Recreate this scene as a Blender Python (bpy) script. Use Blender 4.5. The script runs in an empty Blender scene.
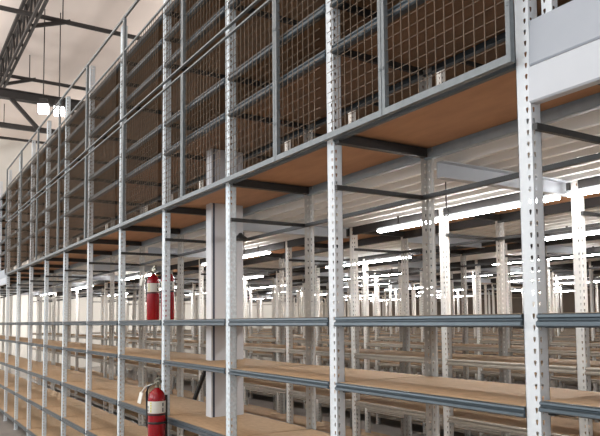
import bpy, bmesh, math, random
from mathutils import Vector, Matrix
random.seed(7)
scene = bpy.context.scene
C = scene.collection
S = 1.14            # bay pitch along the rack
D = 0.593           # rack depth
PITCH = 1.726       # row to row
NROWS = 9

# ------------------------------------------------------------------ materials
def lin(c):
    return tuple(((v/255.0)/12.92 if v/255.0 <= 0.04045 else (((v/255.0)+0.055)/1.055)**2.4) for v in c)
def mat(name, rgb, rough=0.5, metal=0.0, noise=0.0, nscale=20.0, emit=0.0, stretch=(1,1,1), bump=0.0, spec=0.5):
    m = bpy.data.materials.new(name); m.use_nodes = True
    nt = m.node_tree; b = nt.nodes['Principled BSDF']
    c = lin(rgb)
    b.inputs['Base Color'].default_value = (*c, 1)
    b.inputs['Roughness'].default_value = rough
    b.inputs['Metallic'].default_value = metal
    b.inputs['Specular IOR Level'].default_value = spec
    if noise > 0 or bump > 0:
        tc = nt.nodes.new('ShaderNodeTexCoord'); mp = nt.nodes.new('ShaderNodeMapping')
        mp.inputs['Scale'].default_value = stretch
        n = nt.nodes.new('ShaderNodeTexNoise'); n.inputs['Scale'].default_value = nscale
        n.inputs['Detail'].default_value = 5.0
        nt.links.new(tc.outputs['Object'], mp.inputs['Vector']); nt.links.new(mp.outputs['Vector'], n.inputs['Vector'])
        r = nt.nodes.new('ShaderNodeValToRGB')
        r.color_ramp.elements[0].position = 0.3; r.color_ramp.elements[1].position = 0.7
        r.color_ramp.elements[0].color = (*[max(0, v*(1-noise)) for v in c], 1)
        r.color_ramp.elements[1].color = (*[min(1, v*(1+noise)) for v in c], 1)
        nt.links.new(n.outputs['Fac'], r.inputs['Fac']); nt.links.new(r.outputs['Color'], b.inputs['Base Color'])
        if bump > 0:
            bp = nt.nodes.new('ShaderNodeBump'); bp.inputs['Strength'].default_value = bump
            bp.inputs['Distance'].default_value = 0.01
            nt.links.new(n.outputs['Fac'], bp.inputs['Height']); nt.links.new(bp.outputs['Normal'], b.inputs['Normal'])
    if emit > 0:
        b.inputs['Emission Color'].default_value = (*c, 1); b.inputs['Emission Strength'].default_value = emit
    return m
M = {
 'post':  mat('light_grey_painted_steel', (214,219,222), 0.5, 0.0, 0.04, 30),
 'galv':  mat('galvanised_steel', (212,221,225), 0.45, 0.05, 0.16, 55),
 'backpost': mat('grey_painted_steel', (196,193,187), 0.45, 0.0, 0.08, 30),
 'warmpost': mat('cream_white_painted_steel', (240,237,230), 0.45, 0.0, 0.04, 30),
 'beam':  mat('blue_grey_steel_beam', (76,86,92), 0.35, 0.4, 0.08, 25),
 'warmbeam': mat('warm_grey_steel_beam', (150,140,126), 0.45, 0.1, 0.08, 25),
 'darkbar': mat('backlit_tone_steel_bar', (34,31,30), 0.6),  # back rows' deck beams: backlit darkness put into the colour
 'bluegrey': mat('lit_tone_blue_grey_steel', (158,172,180), 0.35, 0.2, 0.06, 25),  # nearest row's back deck beam: lit look put into a paler colour
 'dbeam': mat('dark_grey_steel_bar', (54,54,53), 0.5, 0.3, 0.1, 25),
 'rail':  mat('grey_mesh_frame_steel', (118,124,126), 0.45, 0.2, 0.12, 40),
 'wire':  mat('mesh_wire_steel', (116,100,82), 0.5, 0.2),
 'board': mat('tan_particle_board', (188,160,128), 0.7, 0.0, 0.09, 14, stretch=(1,3,1), spec=0.2),
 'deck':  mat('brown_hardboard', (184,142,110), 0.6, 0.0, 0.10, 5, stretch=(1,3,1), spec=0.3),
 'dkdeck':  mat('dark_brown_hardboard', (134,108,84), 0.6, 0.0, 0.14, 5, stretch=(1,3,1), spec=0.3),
 'white': mat('white_painted_steel', (196,200,205), 0.5, 0.0, 0.02, 6),
 'shadewhite': mat('shade_tone_white_steel', (164,170,178), 0.5, 0.0, 0.02, 6),  # upper fascia flange: shade on the white steel put into the colour
 'corr':  mat('white_corrugated_steel', (238,236,233), 0.5, 0.0, 0.03, 6),
 'col':   mat('grey_column_paint', (212,212,214), 0.5, 0.0, 0.03, 5),
 'coldk': mat('dark_joint', (70,78,96), 0.5),
 'red':   mat('red_enamel', (146,12,24), 0.25, 0.0, 0.03, 10),
 'label': mat('white_label_paper', (214,212,202), 0.6),
 'yellow':mat('yellow_label_print', (206,196,92), 0.6),
 'ink':   mat('dark_label_print', (58,56,66), 0.6),
 'black': mat('black_rubber', (26,26,28), 0.5),
 'brass': mat('brushed_steel_valve', (150,146,130), 0.3, 0.8),
 'tag':   mat('white_paper_tag', (238,236,226), 0.7),
 'ceil':  mat('insulated_roof_lining', (222,210,202), 0.8, 0.0, 0.035, 0.9, stretch=(0.5,2.2,1), bump=0.2, spec=0.1),
 'truss': mat('dark_roof_steel', (54,50,48), 0.6, 0.2, 0.1, 20),
 'floor': mat('grey_concrete', (138,132,126), 0.45, 0.0, 0.14, 2.2),
 'wall':  mat('white_wall_paint', (226,222,214), 0.8, 0.0, 0.03, 1.5),
 'wallb':  mat('brown_grey_wall_paint', (120,108,96), 0.9, 0.0, 0.05, 1.5),
 'tube':  mat('lit_fluorescent_lens', (252,250,250), 0.5, emit=56.0),
 'flood': mat('lit_flood_lens', (255,253,248), 0.5, emit=22.0),
}
# ------------------------------------------------------------------ mesh helpers
def box(bm, x0, x1, y0, y1, z0, z1, mi=0):
    vs = [bm.verts.new((x, y, z)) for z in (z0, z1) for x, y in ((x0,y0),(x1,y0),(x1,y1),(x0,y1))]
    for f in ((0,3,2,1),(4,5,6,7),(0,1,5,4),(1,2,6,5),(2,3,7,6),(3,0,4,7)):
        fc = bm.faces.new([vs[i] for i in f]); fc.material_index = mi
def bar(bm, a, b, w, h=None, mi=0, n=4):
    """prism between two points, w radius-ish"""
    a, b = Vector(a), Vector(b); d = (b-a).normalized()
    up = Vector((0,0,1)) if abs(d.z) < 0.9 else Vector((0,1,0))
    r = d.cross(up).normalized(); u = r.cross(d)
    h = w if h is None else h
    R = []
    for p in (a, b):
        if n == 4: pts = [p + r*sx*w/2 + u*sy*h/2 for sx, sy in ((-1,-1),(1,-1),(1,1),(-1,1))]
        else: pts = [p + r*math.cos(2*math.pi*k/n)*w/2 + u*math.sin(2*math.pi*k/n)*h/2 for k in range(n)]
        R.append([bm.verts.new(q) for q in pts])
    k = len(R[0])
    for i in range(k):
        f = bm.faces.new((R[0][i], R[0][(i+1)%k], R[1][(i+1)%k], R[1][i])); f.material_index = mi
        if n > 6: f.smooth = True
    bm.faces.new(R[0][::-1]).material_index = mi; bm.faces.new(R[1]).material_index = mi
def tube(bm, pts, r, n=8, mi=0):
    pts = [Vector(p) for p in pts]; rings = []
    for i, p in enumerate(pts):
        d = (pts[min(i+1, len(pts)-1)] - pts[max(i-1, 0)]).normalized()
        up = Vector((0,0,1)) if abs(d.z) < 0.9 else Vector((0,1,0))
        a = d.cross(up).normalized(); b = a.cross(d)
        rr = r[i] if isinstance(r, (list, tuple)) else r
        rings.append([bm.verts.new(p + (a*math.cos(2*math.pi*k/n) + b*math.sin(2*math.pi*k/n))*rr) for k in range(n)])
    for i in range(len(rings)-1):
        for k in range(n):
            f = bm.faces.new((rings[i][k], rings[i][(k+1)%n], rings[i+1][(k+1)%n], rings[i+1][k])); f.smooth = True; f.material_index = mi
    bm.faces.new(rings[0][::-1]).material_index = mi; bm.faces.new(rings[-1]).material_index = mi
def lathe(bm, prof, cx=0, cy=0, n=28, mi=0):
    rings = [[bm.verts.new((cx+r*math.cos(2*math.pi*k/n), cy+r*math.sin(2*math.pi*k/n), z)) for k in range(n)] for r, z in prof]
    for i in range(len(rings)-1):
        for k in range(n):
            f = bm.faces.new((rings[i][k], rings[i][(k+1)%n], rings[i+1][(k+1)%n], rings[i+1][k])); f.smooth = True; f.material_index = mi
    bm.faces.new(rings[0][::-1]).material_index = mi; bm.faces.new(rings[-1]).material_index = mi
def prof_x(bm, prof, x0, x1, mi=0, flip=False):
    """closed (y,z) profile swept along X"""
    a = [bm.verts.new((x0, y, z)) for y, z in prof]; b = [bm.verts.new((x1, y, z)) for y, z in prof]
    n = len(prof)
    for i in range(n):
        bm.faces.new((a[i], a[(i+1)%n], b[(i+1)%n], b[i])).material_index = mi
    bm.faces.new(a[::-1]).material_index = mi; bm.faces.new(b).material_index = mi
def me_from(bm, name, mats):
    bmesh.ops.recalc_face_normals(bm, faces=bm.faces[:])
    me = bpy.data.meshes.new(name); bm.to_mesh(me); bm.free()
    for m in (mats if isinstance(mats, (list, tuple)) else [mats]): me.materials.append(m)
    return me
def mesh(name, fn, mats):
    bm = bmesh.new(); fn(bm); return me_from(bm, name, mats)
def link(name, me, parent=None, loc=(0,0,0)):
    o = bpy.data.objects.new(name, me); C.objects.link(o)
    o.location = loc
    if parent: o.parent = parent
    return o
def tag(o, label, cat, group=None):
    o['label'] = label; o['category'] = cat
    if group: o['group'] = group
    return o
def thing(name, label, cat, loc=(0,0,0), rotz=0, group=None):
    o = bpy.data.objects.new(name, None); C.objects.link(o); o.empty_display_size = 0.1
    o.location = loc; o.rotation_euler = (0,0,rotz)
    return tag(o, label, cat, group)
def struct(name, me):
    o = link(name, me); o['kind'] = 'structure'; return o

# ------------------------------------------------------------------ perforated posts
HP = 0.038
def hole_strip(bm, P, u0, u1, uh, H):
    """strip from u0..u1 (P maps (u,z)->3D) with a column of keyholes centred on uh"""
    n = int(H/HP)
    hole = [(-.0042,-.001),(-.0018,-.009),(0,-.0095),(.0018,-.009),(.0042,-.001),(.0050,.0068),(0,.009),(-.0050,.0068)]
    for k in range(n):
        z0, z1 = k*HP, (k+1)*HP; zc = (z0+z1)/2
        h = [bm.verts.new(P(uh+a, zc+b)) for a, b in hole]
        c = [bm.verts.new(P(a, b)) for a, b in ((u0,zc),(u0,z0),(uh,z0),(u1,z0),(u1,zc),(u1,z1),(uh,z1),(u0,z1))]
        # align: hole idx order left, lowleft, bottom, lowright, right, topright, top, topleft
        for i in range(8):
            bm.faces.new((h[i], c[i], c[(i+1)%8], h[(i+1)%8]))
    bm.faces.new([bm.verts.new(P(a, b)) for a, b in ((u0,n*HP),(u1,n*HP),(u1,H),(u0,H))])
def post_front(bm, H):
    hole_strip(bm, lambda u, z: (u, 0, z), -.057, 0, -.0155, H)
    hole_strip(bm, lambda u, z: (0, u, z), 0, .047, .0125, H)
    box(bm, -.057, -.055, 0, .014, 0, H); box(bm, -.012, 0, .045, .047, 0, H)
    box(bm, -.055, .012, -.012, .045, 0, .005)       # foot plate
def post_back(bm, H):
    hole_strip(bm, lambda u, z: (u, 0, z), 0, .052, .017, H)
    hole_strip(bm, lambda u, z: (0, u, z), -.042, 0, -.015, H)
    box(bm, .050, .052, -.012, 0, 0, H)
    box(bm, -.012, .055, -.045, .012, 0, .005)
def post_plain(bm, H, back, x=0, y=0):
    if back:
        box(bm, x, x+.042, y-.002, y, 0, H); box(bm, x-.002, x, y-.031, y, 0, H)
    else:
        box(bm, x-.042, x, y, y+.002, 0, H); box(bm, x-.002, x, y, y+.031, 0, H)
HA, HB = 4.497, 5.6
PF = {}; 
for tagm, m in (('post', M['post']), ('galv', M['galv']), ('warm', M['warmpost'])):
    for H in (HA, HB):
        if H == HB and tagm == 'galv': continue
        PF[(tagm, H)] = mesh('post_front_'+tagm, lambda bm: post_front(bm, H), m)
for tagm, m in (('backpost', M['backpost']),):
    for H in (HA, HB):
        PF[(tagm, H)] = mesh('post_back_'+tagm, lambda bm: post_back(bm, H), m)

# ------------------------------------------------------------------ beams and boards
X0, X1 = 0.002, S-.059      # inside a bay, from its left post ridge to the next post
FB = [(.022,0),(-.003,0),(-.009,-.004),(-.010,-.012),(-.004,-.017),(-.004,-.021),(-.013,-.027),(-.014,-.039),(-.007,-.045),(.022,-.045),(.022,-.043),(-.002,-.043),(-.002,-.002),(.022,-.002)]
BB = [(-y, z) for y, z in FB]
beam_f = mesh('beam_front', lambda bm: prof_x(bm, FB, X0, X1), M['beam'])
beam_b = mesh('beam_back', lambda bm: prof_x(bm, BB, X0+.0, X1+.055), M['beam'])
DB = [(.012,.0),(-.006,0),(-.006,-.030),(-.022,-.034),(-.022,-.064),(-.014,-.068),(.012,-.068)]
def deckback(bm):
    prof_x(bm, DB, X0, X1+.055)
TB = [(y, z*.78) for y, z in FB]
beam_thin_f = mesh('beam_thin_front', lambda bm: prof_x(bm, TB, X0, X1), M['beam'])
beam_thin_b = mesh('beam_thin_back', lambda bm: prof_x(bm, [(-y, z) for y, z in TB], X0, X1+.055), M['beam'])
deck_beam_b = mesh('deck_beam_back', deckback, M['bluegrey'])
DF = [(.0,.0),(-.004,0),(-.008,-.01),(-.004,-.02),(-.008,-.045),(.0,-.052),(.02,-.052),(.02,-.048),(.004,-.046),(.004,0)]
beam_f2 = mesh('beam_front_warm', lambda bm: prof_x(bm, FB, X0, X1), M['warmbeam'])
beam_b2 = mesh('beam_back_warm', lambda bm: prof_x(bm, BB, X0, X1+.055), M['warmbeam'])
deck_beam_f2 = mesh('deck_beam_front_dark', lambda bm: prof_x(bm, [(.02,0),(-.012,0),(-.012,-.07),(.02,-.07)], X0, X1), M['darkbar'])
deck_beam_b2 = mesh('deck_beam_back_dark', lambda bm: prof_x(bm, [(.012,0),(-.02,0),(-.02,-.07),(.012,-.07)], X0, X1+.055), M['darkbar'])
deck_beam_f = mesh('deck_beam_front', lambda bm: prof_x(bm, DF, X0, X1), M['beam'])
def board(bm, t=.014, hole=None):
    if not hole:
        box(bm, X0+.006, S-.006, .012, D-.012, 0, t); return
    hx0, hx1, hy0, hy1 = hole
    xs = [X0+.006, hx0, hx1, S-.006]; ys = [.012, hy0, hy1, D-.012]
    for i in range(3):
        for j in range(3):
            if i == 1 and j == 1: continue
            box(bm, xs[i], xs[i+1], ys[j], ys[j+1], 0, t)
CX0, CX1, CY0, CY1 = -3.225, -3.128, 0.258, 0.524        # building column footprint
hole = (CX0+3*S-.006, CX1+3*S+.006, CY0-.006, CY1+.006)
shelf_me = mesh('shelf_board', lambda bm: board(bm), M['board'])
shelf_hole = mesh('shelf_board_notched', lambda bm: board(bm, hole=hole), M['board'])
deck_me = mesh('deck_board', lambda bm: board(bm), M['deck'])
deck_hole = mesh('deck_board_notched', lambda bm: board(bm, hole=hole), M['deck'])
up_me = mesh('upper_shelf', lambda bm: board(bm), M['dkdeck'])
side_me = mesh('side_bar', lambda bm: box(bm, .003, .022, .032, D-.034, -.032, 0), M['dbeam'])
tie_me = mesh('deck_tie', lambda bm: box(bm, .003, .040, .002, D-.032, -.046, 0), M['dbeam'])
strut_me = mesh('strut', lambda bm: box(bm, .003, .020, .002, D-.032, -.022, 0), M['dbeam'])
rod_me = mesh('tie_rail', lambda bm: box(bm, .0, S, D-.052, D-.034, -.022, 0), M['dbeam'])

LOW = [0.16, 0.60, 1.015, 1.432, 1.738]
UPA = [3.035, 3.265, 3.735, 3.95, 4.155]
UPB = [3.035, 3.735, 4.155, 4.85, 5.5]
WORD = ['first','second','third','fourth','fifth','sixth','seventh','eighth','ninth','tenth','eleventh','twelfth','thirteenth','fourteenth','fifteenth','sixteenth','seventeenth','eighteenth','nineteenth','twentieth']
ROWW = ['nearest','second','third','fourth','fifth','sixth','seventh','eighth','ninth']

def full_bay(row, i, xl, yf, idx, last):
    A = row == 0
    H = HA if A else HB
    if A:
        label = ['nearest row shelving bay at the right edge under the white fascia beam',
                 'shelving bay of the nearest row between the two widest front posts',
                 'nearest row shelving bay just left of the second widest post',
                 'nearest row shelving bay wrapped around the grey building column',
                 'nearest row shelving bay just left of the red fire extinguishers'][idx] if idx < 5 else \
                'nearest row shelving bay, %s counting leftward from the right edge' % WORD[idx]
        if i == 10: label = 'nearest row shelving bay under the far white fascia at the mesh end'
    else:
        label = 'white-posted shelving bay in the %s row back, %s from its right end' % (ROWW[row], WORD[idx])
    b = thing('shelving_bay', label, 'shelving', (xl, yf, 0), 0, 'steel shelving bays of the %s row' % ROWW[row])
    n = i+1
    if A: fm = PF[('post' if n <= 1 or n % 3 else 'galv', H)]
    else: fm = PF[('warm', H)]
    if A and n in (2, 3, 4, 7): fm = PF[('galv', H)]
    link('post', fm, b); link('post', PF[('backpost', H)], b, (0, D, 0))
    if idx == 0:
        link('post', fm, b, (S, 0, 0)); link('post', PF[('backpost', H)], b, (S, D, 0))
    col = A and i == 2
    lows = [1.458 if (A and i == -1 and z == 1.432) else z for z in LOW]
    for z in lows:
        link('shelf_board', shelf_hole if col else shelf_me, b, (0, 0, z-.014))
        fb = beam_f if A else beam_f2; bb = beam_b if A else beam_b2
        if A and 1.3 < z < 1.6: fb, bb = beam_thin_f, beam_thin_b
        link('front_beam', fb, b, (0, 0, z-.001)); link('back_beam', bb, b, (0, D, z-.001))
        link('side_bar', side_me, b, (0, 0, z-.016))
    dz = 2.612 if A else 2.548
    link('deck_board', deck_hole if col else deck_me, b, (0, 0, dz))
    if A:
        if i not in (-1, 10): link('front_beam', deck_beam_f, b, (0, 0, 2.625))
        link('back_beam', deck_beam_b, b, (0, D, 2.622))
    else:
        link('front_beam', deck_beam_f2, b, (0, 0, 2.552)); link('back_beam', deck_beam_b2, b, (0, D, 2.552))
    link('deck_tie', tie_me, b, (0, 0, dz-.006)); link('strut', strut_me, b, (0, 0, 2.362)); link('tie_rail', rod_me, b, (0, 0, 2.362))
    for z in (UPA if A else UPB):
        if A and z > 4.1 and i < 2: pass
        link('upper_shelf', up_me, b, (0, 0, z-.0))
        link('front_beam', beam_f, b, (0, 0, z+.012)); link('back_beam', beam_b, b, (0, D, z+.012))
        link('side_bar', side_me, b, (0, 0, z))
    return b

# single-mesh bay for the far rows, too small in the photo to show parts
def far_bay_mesh():
    bm = bmesh.new()
    post_plain(bm, HB, False); post_plain(bm, HB, True, 0, D)
    for z in LOW:
        box(bm, X0, S-.006, .01, D-.01, z-.014, z, 1)
        box(bm, X0, X1, -.012, .006, z-.046, z, 2); box(bm, X0, X1, D-.006, D+.012, z-.046, z, 2)
        box(bm, .003, .022, .03, D-.03, z-.048, z-.016, 2)
    box(bm, X0, S-.006, .01, D-.01, 2.548, 2.562, 3)
    box(bm, X0, X1, -.012, .006, 2.482, 2.552, 4); box(bm, X0, X1, D-.006, D+.012, 2.482, 2.552, 4)
    box(bm, .003, .03, .03, D-.03, 2.50, 2.546, 2); box(bm, .003, .022, .03, D-.03, 2.34, 2.362, 2)
    for z in (3.035, 4.155, 5.2):
        box(bm, X0, S-.006, .01, D-.01, z, z+.014, 3)
        box(bm, X0, X1, -.012, .006, z-.034, z+.012, 2); box(bm, X0, X1, D-.006, D+.012, z-.034, z+.012, 2)
    return me_from(bm, 'far_bay', [M['warmpost'], M['board'], M['warmbeam'], M['deck'], M['darkbar']])
far_me = far_bay_mesh()

offs = [0.0, 0.098, 0.30, 0.62, 0.05, 0.45, 0.80, 0.25, 0.60]
LEFT = -17.2
for r in range(NROWS):
    yf = r*PITCH
    P = yf+1.786
    xr = 1.417 - (P/1.5) + 1.0
    if r == 0:
        rng = list(range(-1, 15))
    else:
        k0 = math.floor((offs[r]-xr)/S); rng = [k for k in range(k0, 40) if offs[r]-(k+1)*S > LEFT-(2.5 if r<3 else 6)]
    for idx, i in enumerate(rng):
        xl = offs[r] - (i+1)*S
        if r < 4: full_bay(r, i, xl, yf, idx, False)
        else:
            o = link('shelving_bay', far_me, None, (xl, yf, 0))
            tag(o, 'distant white-posted shelving bay in the %s row back, %s from its right end' % (ROWW[r], WORD[idx]), 'shelving', 'steel shelving bays of the %s row' % ROWW[r])

# ------------------------------------------------------------------ mesh security panels
breaks = [-.036, -.717, -1.625, -2.965, -4.375, -5.70, -7.05, -8.45, -9.85, -11.38]
def mesh_panel(xr, xl, z0, z1, label, top):
    w = xr-xl; h = z1-z0
    t = thing('mesh_panel', label, 'mesh panel', (xl, -.035, z0), 0, 'wire mesh panels closing the upper front')
    fw = .021; WH = h-.335 if top else h-.011
    def fr(bm):
        g = .002
        box(bm, g, fw, -.012, .010, 0, h); box(bm, w-fw, w-g, -.012, .010, 0, h)
        box(bm, fw, w-fw, -.012, .010, 0, .010 if top else .028); box(bm, fw, w-fw, -.010, .008, h-(.02 if top else .010), h)
        if top: box(bm, fw, w-fw, -.008, .006, WH, WH+.014)
        for z in (.2, h-.2):
            box(bm, fw*.3, fw*.7, -.015, -.012, z-.006, z+.006); box(bm, w-fw*.7, w-fw*.3, -.015, -.012, z-.006, z+.006)
    link('panel_frame', mesh('panel_frame', fr, M['rail']), t)
    def wr(bm):
        n = max(1, round((w-2*fw)/.05)); m = max(1, round((WH-.028)/.05)); d = .0019
        for k in range(1, n):
            x = fw+(w-2*fw)*k/n
            if any(-S*q-.060 < x+xl < -S*q+.004 for q in range(0, 12)): continue
            box(bm, x-d/2, x+d/2, -.004, -.001, .012, WH)
        for k in range(1, m):
            z = .028+(WH-.028)*k/m; d = .0016
            cuts = [fw] + [c for q in range(11, -1, -1) for c in (-S*q-.060-xl, -S*q+.004-xl) if fw < c < w-fw] + [w-fw]
            if len(cuts) % 2: cuts = cuts[:-1] if -S*round(-(xr)/S)-.060 < xr else cuts[1:]
            for a, b in zip(cuts[0::2], cuts[1::2]): box(bm, a, b, -.001, .002, z-d/2, z+d/2)
    link('wire_mesh', mesh('wire_mesh', wr, M['wire']), t)
pos = ['narrow mesh panel beside the widest post', 'mesh panel crossed by the second widest post', 'mesh panel crossed by the third widest post',
       'mesh panel over the fire extinguishers', 'mesh panel left of the extinguisher post, fifth from the right', 'sixth mesh panel from the right', 'seventh mesh panel from the right',
       'eighth mesh panel from the right', 'farthest mesh panel at the left end']
for k in range(len(breaks)-1):
    mesh_panel(breaks[k], breaks[k+1], 2.577, 3.500, 'lower galvanised ' + pos[k], False)
    mesh_panel(breaks[k], breaks[k+1], 3.549, 4.497, 'upper galvanised ' + pos[k], True)

# ------------------------------------------------------------------ white fascia beams
def fascia(x0, x1, label):
    t = thing('fascia_beam', label, 'beam', (x0, 0, 0))
    L = x1-x0
    lowp = [(-.004,2.553),(-.010,2.548),(-.010,2.436),(-.004,2.430),(.028,2.430),(.028,2.436),(.0,2.438),(.0,2.553)]
    upp = [(.012,2.712),(.004,2.712),(-.006,2.562),(-.002,2.556),(.012,2.556)]
    link('lower_flange', mesh('lower_flange', lambda bm: prof_x(bm, lowp, 0, L), M['white']), t)
    link('upper_flange', mesh('upper_flange', lambda bm: prof_x(bm, upp, 0, L), M['shadewhite']), t)
fascia(.001, S-.044, 'wide white steel fascia beam right of the widest post')
fascia(-11*S+.001, -10*S-.044, 'small distant white fascia beam beyond the far end of the mesh')
t = tag(link('upper_post', mesh('upper_post', lambda bm: (hole_strip(bm, lambda u, z: (u, 0, z), 0, .040, .012, 1.75), hole_strip(bm, lambda u, z: (.04, u, z), 0, .030, .010, 1.75),
        box(bm, .0, .04, 0, .03, 0, .004)), M['post']), None, (.030, .030, 2.640)), 'short white perforated post standing behind the white fascia beam', 'post')

# ------------------------------------------------------------------ walkway decks (white corrugated) and cross beams, one per aisle
for r in range(NROWS-1):
    y0 = r*PITCH+D+.045; y1 = (r+1)*PITCH-.03
    xr = 1.417-((y0+1.786)/1.5)+1.6; xl = -19.0
    def dk(bm):
        pr = []; y = y0; p = .152
        while y < y1:
            for dy, z in ((0,2.600),(.095,2.600),(.108,2.546),(.140,2.546),(.152,2.600)):
                if y+dy <= y1: pr.append((y+dy, z))
            y += p
        top = [(pr[-1][0], 2.612), (pr[0][0], 2.612)]
        seen = []; 
        for q in pr:
            if not seen or abs(seen[-1][0]-q[0]) > 1e-5: seen.append(q)
        prof_x(bm, seen+top, xl, xr)
    o = struct('ceiling', mesh('walkway_deck', dk, M['corr']))
    j = 0
    x = -1.115
    while x > -18:
        if x < xr:
            o = link('cross_beam', mesh('cross_beam', lambda bm: (box(bm, 0, .05, 0, y1-y0, 2.457, 2.462), box(bm, .0, .006, 0, y1-y0, 2.457, 2.545), box(bm, 0, .05, 0, y1-y0, 2.541, 2.546)), M['white']), None, (x, y0, 0))
            tag(o, 'white cross beam under the walkway deck behind the %s row, %s from the right' % (ROWW[r], WORD[j]), 'beam', 'white cross beams')
            j += 1
        x -= 2*S

# ------------------------------------------------------------------ strip lights
strap = mesh('hanger', lambda bm: box(bm, -.01, .01, -.004, .004, 0, .07), M['truss'])
def strip_light(x0, x1, y, z, label):
    L = x1-x0
    t = thing('strip_light', label, 'light', (x0, y, z), 0, 'fluorescent strip lights in the aisles')
    link('housing', mesh('housing', lambda bm: prof_x(bm, [(-.018,.002),(-.018,.022),(.018,.022),(.018,.002)], 0, L), M['white']), t)
    link('lens', mesh('lens', lambda bm: prof_x(bm, [(-.024,.001),(-.027,-.006),(-.020,-.014),(.020,-.014),(.027,-.006),(.024,.001)], .02, L-.02), M['tube']), t)
    for xx in (.25, L-.25): link('hanger', strap, t, (xx, 0, .022))
for r in range(NROWS-1):
    y = (r+1)*PITCH-.075
    xs = {0: -1.125+3.61/2+.0, 1: -.83}.get(r, -1.6-.7*(r%3))
    j = 0; xr = 1.417-((y+1.786)/1.5)+.6
    while xs-1.755 > -18.5:
        if xs-1.755 < xr:
            strip_light(xs-1.755, xs, y, 2.458, 'lit fluorescent strip light above the aisle behind the %s row, %s from the right' % (ROWW[r], WORD[j])); j += 1
        xs -= 1.80 if (r == 0 and j == 1) else 3.61

# ------------------------------------------------------------------ hanging wire hooks
def hook(x, y, z, L, label):
    def f(bm):
        pts = [(0,0,0),(0,0,-L+.07)] + [(.022*math.sin(a), 0, -L+.045-.022*math.cos(a)-.0+.0) for a in [math.pi*(1-k/6)*1.0 for k in range(0, 11)]]
        tube(bm, pts, .0038, 6)
    tag(link('hanging_hook', mesh('hanging_hook', f, M['dbeam']), None, (x, y, z)), label, 'hook', 'wire hooks under the walkway')
hook(-1.47, 1.05, 2.55, .235, 'bent wire hook hanging right of the grey rear post')
hook(-4.05, 1.00, 2.55, .22, 'bent wire hook hanging beside the grey building column')
hook(-2.35, 2.9, 2.55, .24, 'small wire hook hanging beyond the widest post')

# ------------------------------------------------------------------ building column
t = thing('building_column', 'grey boxed building column rising through the nearest rack', 'column', (CX0, CY0, 0))
w, d = CX1-CX0, CY1-CY0
CH = 3.03
link('shaft', mesh('shaft', lambda bm: (box(bm, .004, w-.012, .012, d, 0, CH),), M['col']), t)
link('corner_strip', mesh('corner_strip', lambda bm: (box(bm, 0, w, 0, .012, 0, CH), box(bm, w-.012, w, .030, d, 0, CH)), M['col']), t)
link('joint_strip', mesh('joint_strip', lambda bm: box(bm, w-.012, w-.004, .012, .030, 0, CH), M['coldk']), t)
def cap(bm):
    lathe(bm, [(.045,.0),(.06,.004),(.05,.02),(.02,.04),(.012,.055)], n=16)
tag(link('metal_cap', mesh('metal_cap', cap, M['dbeam']), None, (CX1+.064, .47, 2.335)), 'small dark metal cap fixed against the side of the grey column', 'bracket')

# ------------------------------------------------------------------ fire extinguishers
def extinguisher(loc, rotz, label, hose_mat, tagged):
    t = thing('fire_extinguisher', label, 'fire extinguisher', loc, rotz, None)
    R = .063
    link('cylinder', mesh('cylinder', lambda bm: lathe(bm, [(.05,0),(.060,.004),(R,.012),(R,.375),(.061,.395),(.054,.418),(.040,.437),(.022,.448),(.019,.458)], n=36), M['red']), t)
    lb = link('label', mesh('label', lambda bm: lathe(bm, [(R+.0006,.278),(R+.0012,.280),(R+.0012,.362),(R+.0006,.364)], n=36), M['label']), t)
    def marks(bm, cols, zz):
        for a in cols:
            for z0, z1 in zz:
                A0, A1 = math.radians(a-5), math.radians(a+5); rr = R+.0022
                v = [bm.verts.new((rr*math.cos(q), rr*math.sin(q), z)) for q, z in ((A0,z0),(A1,z0),(A1,z1),(A0,z1))]
                bm.faces.new(v)
    for a, z0, z1, m in ((-84,.286,.302,'yellow'),(-84,.308,.322,'yellow'),(-84,.328,.340,'yellow'),(-84,.346,.358,'yellow'),(-112,.290,.304,'ink'),(-112,.312,.330,'ink'),(-2,.288,.316,'ink'),(-2,.328,.352,'ink')):
        link('label_print', mesh('label_print', lambda bm: marks(bm, [a], [(z0, z1)]), M[m]), lb)
    link('band', mesh('band', lambda bm: lathe(bm, [(R+.0005,.262),(R+.002,.264),(R+.002,.272),(R+.0005,.274)], n=36), M['black']), t)
    def valve(bm):
        lathe(bm, [(.018,.452),(.018,.470),(.013,.474),(.013,.500)], n=14)
        box(bm, -.016, .016, -.014, .014, .478, .502)
        lathe(bm, [(.012,.484),(.012,.490)], cx=0, cy=-.02, n=12)
    link('valve', mesh('valve', valve, M['brass']), t)
    def handle(bm):
        bar(bm, (-.01,0,.500), (.055,-.02,.512), .020, .008); bar(bm, (-.01,0,.508), (.055,-.02,.540), .020, .008)
        bar(bm, (.055,-.02,.512), (.062,-.022,.498), .02, .008)
    link('handle', mesh('handle', handle, M['brass']), t)
    link('hose', mesh('hose', lambda bm: tube(bm, [(-.014,0,.488),(-.04,-.01,.485),(-.068,-.02,.462),(-.082,-.02,.42),(-.084,-.015,.34),(-.082,-.012,.24),(-.080,-.01,.18)], [.009]*6+[.013], 8), M['black']), t)
    if tagged:
        def tg(bm):
            pts = [(-.012,-.03,.486),(-.055,-.05,.470),(-.088,-.065,.425),(-.108,-.07,.345)]
            for a, b in zip(pts[:-1], pts[1:]): bar(bm, a, b, .032, .006)
        link('inspection_tag', mesh('inspection_tag', tg, M['tag']), t)
    return t
e = extinguisher((-3.277, -.108, .785), math.radians(25), 'red fire extinguisher hung low on the front of the rack post', 'black', True)
def br(bm):
    box(bm, -.03, .03, .064, .080, .05, .40)
    lathe(bm, [(.0642,.20),(.0655,.202),(.0655,.214),(.0642,.216)], n=24)
    lathe(bm, [(.0642,.06),(.0655,.062),(.0655,.076),(.0642,.078)], n=24)
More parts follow.
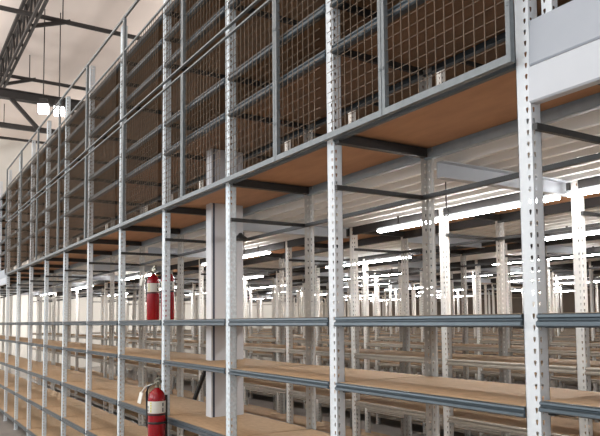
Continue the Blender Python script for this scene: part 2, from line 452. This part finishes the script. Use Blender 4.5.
link('bracket', mesh('bracket', br, M['black']), e)
extinguisher((-4.97, .455, 1.741), math.radians(25), 'red fire extinguisher standing on the eye-level shelf, left one of the pair', 'black', True)
extinguisher((-4.62, .475, 1.741), math.radians(10), 'red fire extinguisher on the eye-level shelf, mostly hidden behind the front post', 'black', False)

# ------------------------------------------------------------------ loose diagonal brace
tag(link('diagonal_brace', mesh('diagonal_brace', lambda bm: bar(bm, (-6.40, 1.2, 0.02), (-5.38, 1.2, 1.19), .035, .035), M['truss'])), 'dark steel bar leaning at a slant in the aisle, seen left of the grey column', 'brace')

# ------------------------------------------------------------------ setting
def plane(bm, x0, x1, y0, y1, z, th): box(bm, x0, x1, y0, y1, z, z+th)
XW0, XW1, YW0, YW1, ZR = -25.0, 7.0, -9.0, 16.6, 8.55
struct('floor', mesh('floor', lambda bm: plane(bm, XW0, XW1, YW0, YW1, -.1, .1), M['floor']))
struct('ceiling_roof', mesh('ceiling_roof', lambda bm: plane(bm, XW0, XW1, YW0, YW1, ZR, .1), M['ceil'])).name = 'ceiling'
struct('wall_left', mesh('wall_left', lambda bm: box(bm, XW0-.1, XW0, YW0, YW1, 0, ZR), M['wall']))
struct('wall_back', mesh('wall_back', lambda bm: box(bm, XW0, XW1, YW1, YW1+.1, 0, ZR), M['wallb']))

# roof steel
def joist(y, zb, zt, x0, x1, label):
    t = thing('roof_joist', label, 'joist', (x0, y, zb), 0, 'open web roof joists')
    h = zt-zb; L = x1-x0
    link('chord', mesh('bottom_chord', lambda bm: (box(bm, 0, L, -.07, -.02, 0, .06), box(bm, 0, L, .02, .07, 0, .06)), M['truss']), t)
    link('chord', mesh('top_chord', lambda bm: (box(bm, 0, L, -.08, -.02, h-.07, h), box(bm, 0, L, .02, .08, h-.07, h)), M['truss']), t)
    def web(bm):
        x = 0; k = 0; st = .42
        while x+st <= L:
            a, b = (.05, h-.06) if k % 2 == 0 else (h-.06, .05)
            bar(bm, (x, 0, a), (x+st, 0, b), .045, .045); x += st; k += 1
    link('web', mesh('web', web, M['truss']), t)
joist(.50, 7.66, 8.50, -24.5, 2.0, 'dark open web roof joist running above the racks')
def pipe(x, z, r, y0, y1, label):
    t = thing('sprinkler_pipe', label, 'pipe', (x, y0, z), 0, 'dark pipes across the ceiling')
    link('pipe_run', mesh('pipe_run', lambda bm: tube(bm, [(0,0,0),(0,y1-y0,0)], r, 12), M['truss']), t)
    y = .8
    while y < y1-y0:
        yy = y
        link('hanger', mesh('hanger', lambda bm: (tube(bm, [(0,yy,r),(0,yy,ZR-z)], .012, 6), lathe(bm, [(r+.012,-.02),(r+.012,.02)], 0, yy, 12)), M['truss']), t)
        y += 2.2
for x, z, r, lab in ((-12.4, 7.92, .048, 'nearest dark pipe crossing the ceiling'), (-16.2, 7.92, .045, 'second dark pipe crossing the ceiling'), (-20.6, 7.92, .045, 'third dark pipe crossing the ceiling'), (-22.3, 7.92, .045, 'farthest dark pipe crossing the ceiling near the wall'), (-8.4, 7.92, .045, 'dark ceiling pipe above the mesh panels')):
    pipe(x, z, r, -8.5, 12, lab)
g = thing('roof_girder', 'thick dark girder truss crossing below the ceiling behind the lit floodlights', 'girder', (-15.6, 0, 0))
link('chord', mesh('girder_top', lambda bm: (box(bm, -.10, .10, -8.5, 12, 7.14, 7.16), box(bm, -.02, .02, -8.5, 12, 7.16, 7.34), box(bm, -.10, .10, -8.5, 12, 7.34, 7.36)), M['truss']), g)
link('chord', mesh('girder_bottom', lambda bm: box(bm, -.05, .05, -8.5, 12, 6.42, 6.50), M['truss']), g)
for k in range(8):
    y = .585+1.33*(k-4)
    link('web_bar', mesh('web_bar', lambda bm: bar(bm, (0, y, 7.16), (0, y+.665, 6.47), .09, .09), M['truss']), g)

def brace(a, b, label, w=.07):
    tag(link('roof_brace', mesh('roof_brace', lambda bm: bar(bm, a, b, w, w), M['truss'])), label, 'brace')
brace((-12.4, .50, 7.68), (-12.4, 1.25, 7.95), 'diagonal brace from the joist up to the nearest pipe')
brace((-16.2, .50, 7.68), (-16.2, 1.25, 7.95), 'diagonal brace from the joist up to the second pipe')
def floodlight(x, y, z, label):
    t = thing('floodlight', label, 'light', (x, y, z), math.radians(-20), 'floodlights hung below the roof')
    link('housing', mesh('flood_housing', lambda bm: (box(bm, -.10, .10, -.11, .11, 0, .05), box(bm, -.05, .05, -.08, .08, .07, .14)), M['truss']), t)
    link('lens', mesh('flood_lens', lambda bm: (box(bm, -.08, .08, -.10, .10, -.17, 0),), M['flood']), t)
    link('hanging_rod', mesh('hanging_rod', lambda bm: tube(bm, [(0,0,.14),(0,0,ZR-z)], .012, 6), M['truss']), t)
floodlight(-13.4, .93, 6.42, 'lit white floodlight, left one of the pair under the girder')
floodlight(-13.4, 1.26, 6.42, 'lit white floodlight, right one of the pair under the girder')
floodlight(-19.5, .20, 6.45, 'lit white floodlight far off at the left edge of the picture')

# ------------------------------------------------------------------ lights
def area(name, loc, size, energy, col, rot=(0,0,0), sy=None):
    l = bpy.data.lights.new(name, 'AREA'); l.energy = energy; l.color = col; l.size = size
    if sy: l.shape = 'RECTANGLE'; l.size_y = sy
    o = bpy.data.objects.new(name, l); C.objects.link(o); o.location = loc; o.rotation_euler = rot
for x, e in ((3.5, 170), (-3.0, 230), (-9.5, 330), (-16.0, 330)):
    area('front_fill', (x, -8.2, 3.9), 3.2, e, (.95, .98, 1), (math.radians(80), 0, 0))  # added frontal fill for the posts, stands for no fixture
for x in (-4, -12, -20):
    area('roof_fill_back', (x, 5.0, 6.2), 3.0, 90, (1, .95, .9), (math.pi, 0, 0))  # added upward fill, brightens the roof above the racks
for x in (2, -6, -14, -21):
    area('roof_fill_front', (x, -5.0, 5.2), 2.5, 520, (1, .96, .92), (math.pi, 0, 0))  # added upward fill, brightens the roof over the front aisle
for y in (1.25, 2.95, 6.35, 9.8, 13.2):
    l = bpy.data.lights.new('end_wall_fill', 'POINT'); l.energy = 75; l.shadow_soft_size = .08; l.color = (1, .98, .95)  # added point fill that whitens the left end wall
    o = bpy.data.objects.new('end_wall_fill', l); C.objects.link(o); o.location = (-23.3, y, 2.25)
w = bpy.data.worlds.new('World'); scene.world = w; w.use_nodes = True
w.node_tree.nodes['Background'].inputs[0].default_value = (.86, .92, 1.0, 1)
w.node_tree.nodes['Background'].inputs[1].default_value = 0.55

# ------------------------------------------------------------------ camera
yaw, pitch, roll, f = 0.5561, 0.0653, -0.0087, 661.59
fw = Vector((-math.cos(yaw)*math.cos(pitch), math.sin(yaw)*math.cos(pitch), math.sin(pitch)))
rt = fw.cross(Vector((0,0,1))).normalized(); up = rt.cross(fw)
r2 = rt*math.cos(roll)+up*math.sin(roll); u2 = -rt*math.sin(roll)+up*math.cos(roll)
cam = bpy.data.cameras.new('Camera'); co = bpy.data.objects.new('Camera', cam); C.objects.link(co)
R = Matrix((r2, u2, -fw)).transposed().to_4x4()
co.matrix_world = Matrix.Translation((1.417, -1.786, 1.72)) @ R
cam.sensor_width = 36; cam.lens = f/600*36; cam.shift_y = 59.58/600; cam.clip_start = .05; cam.clip_end = 200
scene.camera = co
scene.view_settings.view_transform = 'Standard'
scene.view_settings.look = 'None'
scene.view_settings.exposure = 0.0
scene.cycles.max_bounces = 6; scene.cycles.diffuse_bounces = 4; scene.cycles.sample_clamp_indirect = 6
